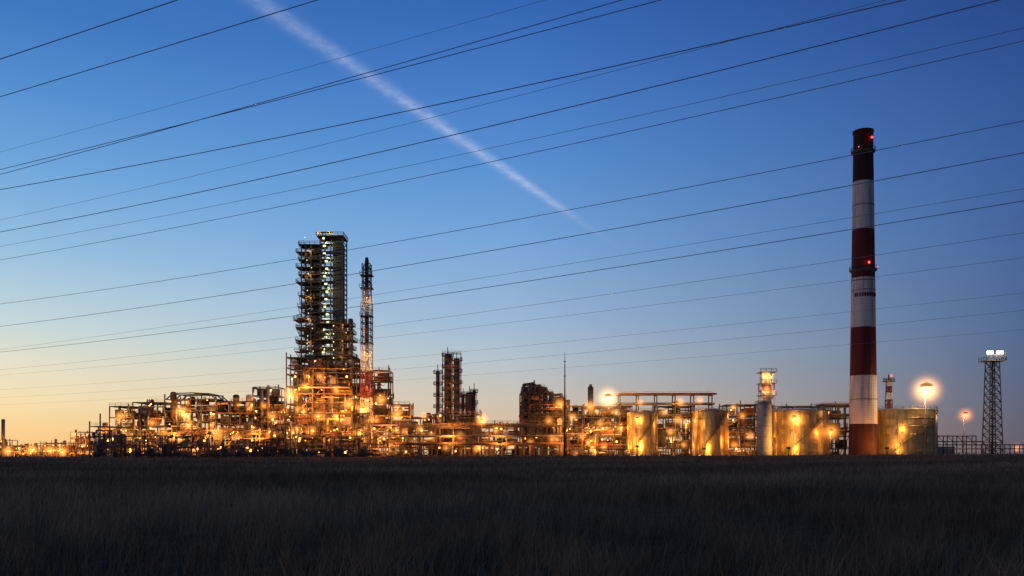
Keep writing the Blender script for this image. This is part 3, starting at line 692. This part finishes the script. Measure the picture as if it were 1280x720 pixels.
def grass():
    R=np.random.default_rng(5); n=270000
    u=R.random(n); y=9.0*(200/9.0)**(u**.92)
    x=(R.random(n)*2-1)*(y*.68+4)
    cl=np.sin(x*1.7+2*np.sin(y*.9))*np.sin(y*1.3+1.5*np.sin(x*.8))+.5*np.sin(x*.31+1)*np.sin(y*.23)
    keep=R.random(n)<(.5+.35*cl); x=x[keep]; y=y[keep]; cl=cl[keep]
    # coarse weeds along the crest of the rise in front of the plant
    m_=9000; x2=(R.random(m_)*2-1)*185; y2=228+R.random(m_)*36
    k2=(np.sin(x2*.21+1)+np.sin(x2*.057+.4)+.8*np.sin(x2*.63))/2.8+.35*R.normal(size=m_); s2=k2>-.1; x2=x2[s2]; y2=y2[s2]
    x=np.concatenate([x,x2]); y=np.concatenate([y,y2]); cl=np.concatenate([cl,k2[s2]]); n=len(x)
    x+=R.normal(0,.05,n); z=terrain(x,y)-.03
    big=np.sin(x*.13+.5*np.sin(y*.2))*np.sin(y*.11+2)
    h=(.20+.34*R.random(n)**1.5+.14*np.clip(cl,0,1)+.14*np.clip(big,0,1))*(1+.1*R.normal(size=n))
    h[y>226]*=1.0+.9*R.random((y>226).sum())**3
    w=np.maximum(.005,y*.00035)*(0.7+.8*R.random(n))
    az=R.random(n)*2*np.pi; wx=np.cos(az)*w; wy=np.sin(az)*w*.4
    la=R.random(n)*2*np.pi; lean=h*(.1+.5*R.random(n)); lx=np.cos(la)*lean+.05; ly=np.sin(la)*lean
    v=np.empty((n,5,3))
    v[:,0]=np.stack([x-wx,y-wy,z],-1); v[:,1]=np.stack([x+wx,y+wy,z],-1)
    v[:,2]=np.stack([x+wx*.8+lx*.35,y+wy*.8+ly*.35,z+h*.6],-1); v[:,3]=np.stack([x-wx*.8+lx*.35,y-wy*.8+ly*.35,z+h*.6],-1)
    v[:,4]=np.stack([x+lx,y+ly,z+h],-1)
    b=np.arange(n)*5
    loops=np.stack([b,b+1,b+2,b+3,b+3,b+2,b+4],-1).reshape(-1)
    ls=np.stack([np.arange(n)*7,np.arange(n)*7+4],-1).reshape(-1)
    me=bpy.data.meshes.new('dry_grass'); me.vertices.add(n*5); me.vertices.foreach_set('co',v.reshape(-1))
    me.loops.add(n*7); me.loops.foreach_set('vertex_index',loops.astype(np.int32)); me.polygons.add(n*2); me.polygons.foreach_set('loop_start',ls.astype(np.int32))
    me.update(calc_edges=True); me.validate()
    at=me.attributes.new('tint','FLOAT','POINT'); t=np.repeat(np.clip(.12+R.random(n)*.45+.2*np.clip(cl,0,1)+.25*big,0,1),5); at.data.foreach_set('value',t.astype(np.float32))
    m,nt,out=new_mat('dry_grass_blades'); N=nt.nodes; L=nt.links
    b_=N.new('ShaderNodeBsdfPrincipled'); b_.inputs['Roughness'].default_value=.95; b_.inputs['Specular IOR Level'].default_value=.05
    a=N.new('ShaderNodeAttribute'); a.attribute_name='tint'
    rp=N.new('ShaderNodeValToRGB'); rp.color_ramp.elements[0].color=(.07,.042,.028,1); rp.color_ramp.elements[1].color=(.42,.27,.17,1); q=rp.color_ramp.elements.new(.5); q.color=(.20,.122,.075,1)
    L.new(a.outputs['Fac'],rp.inputs[0]); L.new(rp.outputs[0],b_.inputs['Base Color']); L.new(b_.outputs[0],out.inputs[0]); me.materials.append(m)
    o=bpy.data.objects.new('dry_grass',me); scene.collection.objects.link(o)
grass()

# ---------------------------------------------------------------- power lines
M_WIRE=pmat('conductor_aluminium',(.14,.16,.20),(.20,.22,.27),.6,.1)
def wires():
    W=[(74,-362,14,.014,.04),(121,-275,15,.014,.04),(190,-172,23,.009,.12),(212,-121,18,.016,.12),(218,-146,18,.016,.12),
       (237,-35,17,.019,.35),(275,-46,21,.011,.35),(290,-8,18,.021,.45),(308,35,24,.015,.5),(325,51,21,.019,.5),
       (380,151,22,.024,.8),(408,191,21,.028,.8),(440,251,20,.030,.9),(437,236,21,.016,.5),(462,291,20,.018,1.0),
       (469,322,21,.017,1.0),(487,366,21,.017,1.2),(497,388,20,.019,1.2),(506,412,20,.017,1.2)]
    e=empty('power_line',(0,40,0))
    for k,(yl,yr,h,r,s) in enumerate(W):
        dz=h-EYE
        Yl=dz*F/(568-yl); Yr=dz*F/(568-yr)
        A=Vector((X(0,Yl),Yl,h)); B=Vector((X(1280,Yr),Yr,h))
        pts=[]
        for i in range(73):
            t=-.9+2.6*i/72.0
            p=A.lerp(B,t); p.z=h-4*s*t*(1-t); pts.append(p)
        cu=bpy.data.curves.new('cable','CURVE'); cu.dimensions='3D'; cu.bevel_depth=r; cu.bevel_resolution=1
        sp=cu.splines.new('POLY'); sp.points.add(len(pts)-1)
        for i,p in enumerate(pts): sp.points[i].co=(p.x,p.y-40,p.z,1)
        cu.materials.append(M_WIRE)
        o=bpy.data.objects.new('cable',cu); scene.collection.objects.link(o); o.parent=e
wires()

# ---------------------------------------------------------------- contrail
def contrail():
    Hc=2000.0
    def P(px,py): k=(568-py)/F; Yc=Hc/k; return Vector((X(px,Yc),Yc,Hc))
    A=P(318,0); B=P(800,328); d=(B-A); L_=d.length; d.normalize(); n=Vector((d.y,-d.x,0))
    me=bpy.data.meshes.new('contrail'); vs=[];fs=[];uv=[]
    N_=80
    for i in range(N_+1):
        t=-.25+1.25*i/N_; w=112-30*max(t,0); p=A+d*(L_*t)
        for s in (-1,0,1): q=p+n*(w*s); vs.append((q.x,q.y,q.z+(6 if s==0 else 0))); uv.append((t,(s+1)/2))
    for i in range(N_):
        for j in range(2): a=i*3+j; fs.append((a,a+1,a+4,a+3))
    me.from_pydata(vs,[],fs); ul=me.uv_layers.new(name='UVMap')
    for lp in me.loops: ul.data[lp.index].uv=uv[lp.vertex_index]
    m,nt,out=new_mat('contrail_ice_cloud'); N=nt.nodes; L=nt.links
    tc=N.new('ShaderNodeTexCoord'); sp=N.new('ShaderNodeSeparateXYZ'); L.new(tc.outputs['UV'],sp.inputs[0])
    pr=N.new('ShaderNodeValToRGB'); cr=pr.color_ramp; cr.interpolation='B_SPLINE'
    for e_ in ((.22,.08),(.42,.8),(.55,1),(.8,.15)):
        q=cr.elements.new(e_[0]); q.color=(e_[1],)*3+(1,)
    cr.elements[0].color=(0,0,0,1); cr.elements[-1].color=(0,0,0,1)
    L.new(sp.outputs[1],pr.inputs[0])
    al=N.new('ShaderNodeValToRGB'); ar=al.color_ramp; ar.interpolation='EASE'
    ar.elements[0].color=(.45,.45,.45,1); ar.elements[1].position=1; ar.elements[1].color=(0,0,0,1)
    for p_,v_ in ((.12,.55),(.3,.85),(.5,.95),(.60,.75),(.70,.2),(.85,.07)): q=ar.elements.new(p_); q.color=(v_,v_,v_,1)
    L.new(sp.outputs[0],al.inputs[0])
    mp=N.new('ShaderNodeMapping'); mp.inputs['Scale'].default_value=(.005,.005,.005); L.new(tc.outputs['Object'],mp.inputs[0])
    nz=N.new('ShaderNodeTexNoise'); nz.inputs['Scale'].default_value=2.2; nz.inputs['Detail'].default_value=7; nz.inputs['Roughness'].default_value=.65; L.new(mp.outputs[0],nz.inputs['Vector'])
    mr=N.new('ShaderNodeMapRange'); mr.inputs[1].default_value=.3; mr.inputs[2].default_value=.7; mr.inputs[3].default_value=.3; mr.inputs[4].default_value=1.2; L.new(nz.outputs[0],mr.inputs[0])
    def mul(a,b):
        q=N.new('ShaderNodeMath'); q.operation='MULTIPLY'; q.use_clamp=True; L.new(a,q.inputs[0])
        if isinstance(b,float): q.inputs[1].default_value=b
        else: L.new(b,q.inputs[1])
        return q.outputs[0]
    f=mul(mul(mul(pr.outputs[0],al.outputs[0]),mr.outputs[0]),.75)
    tr=N.new('ShaderNodeBsdfTransparent'); em=N.new('ShaderNodeEmission'); em.inputs[0].default_value=(*lin((188,202,236)),1); em.inputs[1].default_value=1.0  # emission gives the ribbon its sunlit brightness
    mx=N.new('ShaderNodeMixShader'); L.new(f,mx.inputs[0]); L.new(tr.outputs[0],mx.inputs[1]); L.new(em.outputs[0],mx.inputs[2]); L.new(mx.outputs[0],out.inputs[0])
    m.cycles.emission_sampling='NONE'
    me.materials.append(m); o=bpy.data.objects.new('contrail',me); scene.collection.objects.link(o)
contrail()

# ---------------------------------------------------------------- sky
def world():
    w=bpy.data.worlds.new('World'); scene.world=w; w.use_nodes=True; nt=w.node_tree; N=nt.nodes; L=nt.links; N.clear()
    out=N.new('ShaderNodeOutputWorld'); tc=N.new('ShaderNodeTexCoord')
    nr=N.new('ShaderNodeVectorMath'); nr.operation='NORMALIZE'; L.new(tc.outputs['Generated'],nr.inputs[0])
    sp=N.new('ShaderNodeSeparateXYZ'); L.new(nr.outputs[0],sp.inputs[0])
    asn=N.new('ShaderNodeMath'); asn.operation='ARCSINE'; L.new(sp.outputs[2],asn.inputs[0])
    el=N.new('ShaderNodeMath'); el.operation='MULTIPLY'; el.inputs[1].default_value=180/math.pi/45; L.new(asn.outputs[0],el.inputs[0])
    az=N.new('ShaderNodeMath'); az.operation='ARCTAN2'; L.new(sp.outputs[0],az.inputs[0]); L.new(sp.outputs[1],az.inputs[1])
    azd=N.new('ShaderNodeMath'); azd.operation='MULTIPLY'; azd.inputs[1].default_value=180/math.pi; L.new(az.outputs[0],azd.inputs[0])
    def ramp(st):
        r=N.new('ShaderNodeValToRGB'); c=r.color_ramp
        c.elements[0].position=0; c.elements[0].color=(*lin(st[0][1]),1); c.elements[1].position=1; c.elements[1].color=(*lin(st[-1][1]),1)
        for d,col in st[1:-1]: q=c.elements.new(d/45); q.color=(*lin(col),1)
        L.new(el.outputs[0],r.inputs[0]); return r.outputs[0]
    Lr=ramp([(0,(255,198,124)),(1.5,(254,214,150)),(3.2,(249,226,180)),(5.3,(230,226,204)),(7.5,(198,217,220)),(11.8,(148,192,226)),(16,(112,168,222)),(20,(84,144,210)),(24,(60,120,192)),(45,(28,66,125))])
    Cr=ramp([(0,(222,180,138)),(1.5,(222,190,156)),(3.5,(208,196,182)),(6.1,(182,195,205)),(8.6,(156,185,215)),(13.6,(118,166,219)),(18.4,(88,144,211)),(23,(69,122,198)),(27,(52,103,182)),(45,(26,60,120))])
    Rr=ramp([(0,(94,90,104)),(1.5,(92,94,114)),(3.2,(86,98,126)),(5.3,(80,100,136)),(7.5,(75,101,146)),(11.8,(66,98,154)),(16,(57,92,156)),(20,(48,83,150)),(24,(38,70,137)),(45,(20,42,90))])
    def mr(a,b):
        q=N.new('ShaderNodeMapRange'); q.inputs[1].default_value=a; q.inputs[2].default_value=b; q.clamp=True; L.new(azd.outputs[0],q.inputs[0]); return q.outputs[0]
    def mix(f,a,b):
        q=N.new('ShaderNodeMix'); q.data_type='RGBA'; L.new(f,q.inputs[0]); L.new(a,q.inputs[6]); L.new(b,q.inputs[7]); return q.outputs[2]
    c=mix(mr(-30,0),Lr,Cr); c=mix(mr(0,31),c,Rr)
    bg=N.new('ShaderNodeBackground'); L.new(c,bg.inputs[0]); bg.inputs[1].default_value=.97
    sky=N.new('ShaderNodeTexSky'); sky.sky_type='NISHITA'; sky.sun_disc=False; sky.sun_elevation=math.radians(1.0); sky.sun_rotation=math.radians(-62)
    b2=N.new('ShaderNodeBackground'); L.new(sky.outputs[0],b2.inputs[0]); b2.inputs[1].default_value=.006
    ad=N.new('ShaderNodeAddShader'); L.new(bg.outputs[0],ad.inputs[0]); L.new(b2.outputs[0],ad.inputs[1]); L.new(ad.outputs[0],out.inputs[0])
world()
sd=bpy.data.lights.new('sun','SUN'); sd.energy=.12; sd.angle=math.radians(6); sd.color=(1,.62,.45)
so=bpy.data.objects.new('sun',sd); scene.collection.objects.link(so)
v=Vector((math.sin(math.radians(-62)),math.cos(math.radians(-62)),math.tan(math.radians(2))))
so.rotation_euler=v.to_track_quat('Z','Y').to_euler()

# ---------------------------------------------------------------- camera
cd=bpy.data.cameras.new('camera'); cam=bpy.data.objects.new('camera',cd); scene.collection.objects.link(cam)
cam.location=(0,0,EYE); cam.rotation_euler=(math.radians(90),0,0)
cd.sensor_width=36; cd.lens=36*F/1280; cd.shift_y=208/1280; cd.clip_end=60000; cd.clip_start=.1
scene.camera=cam
print('lights',nl[0])
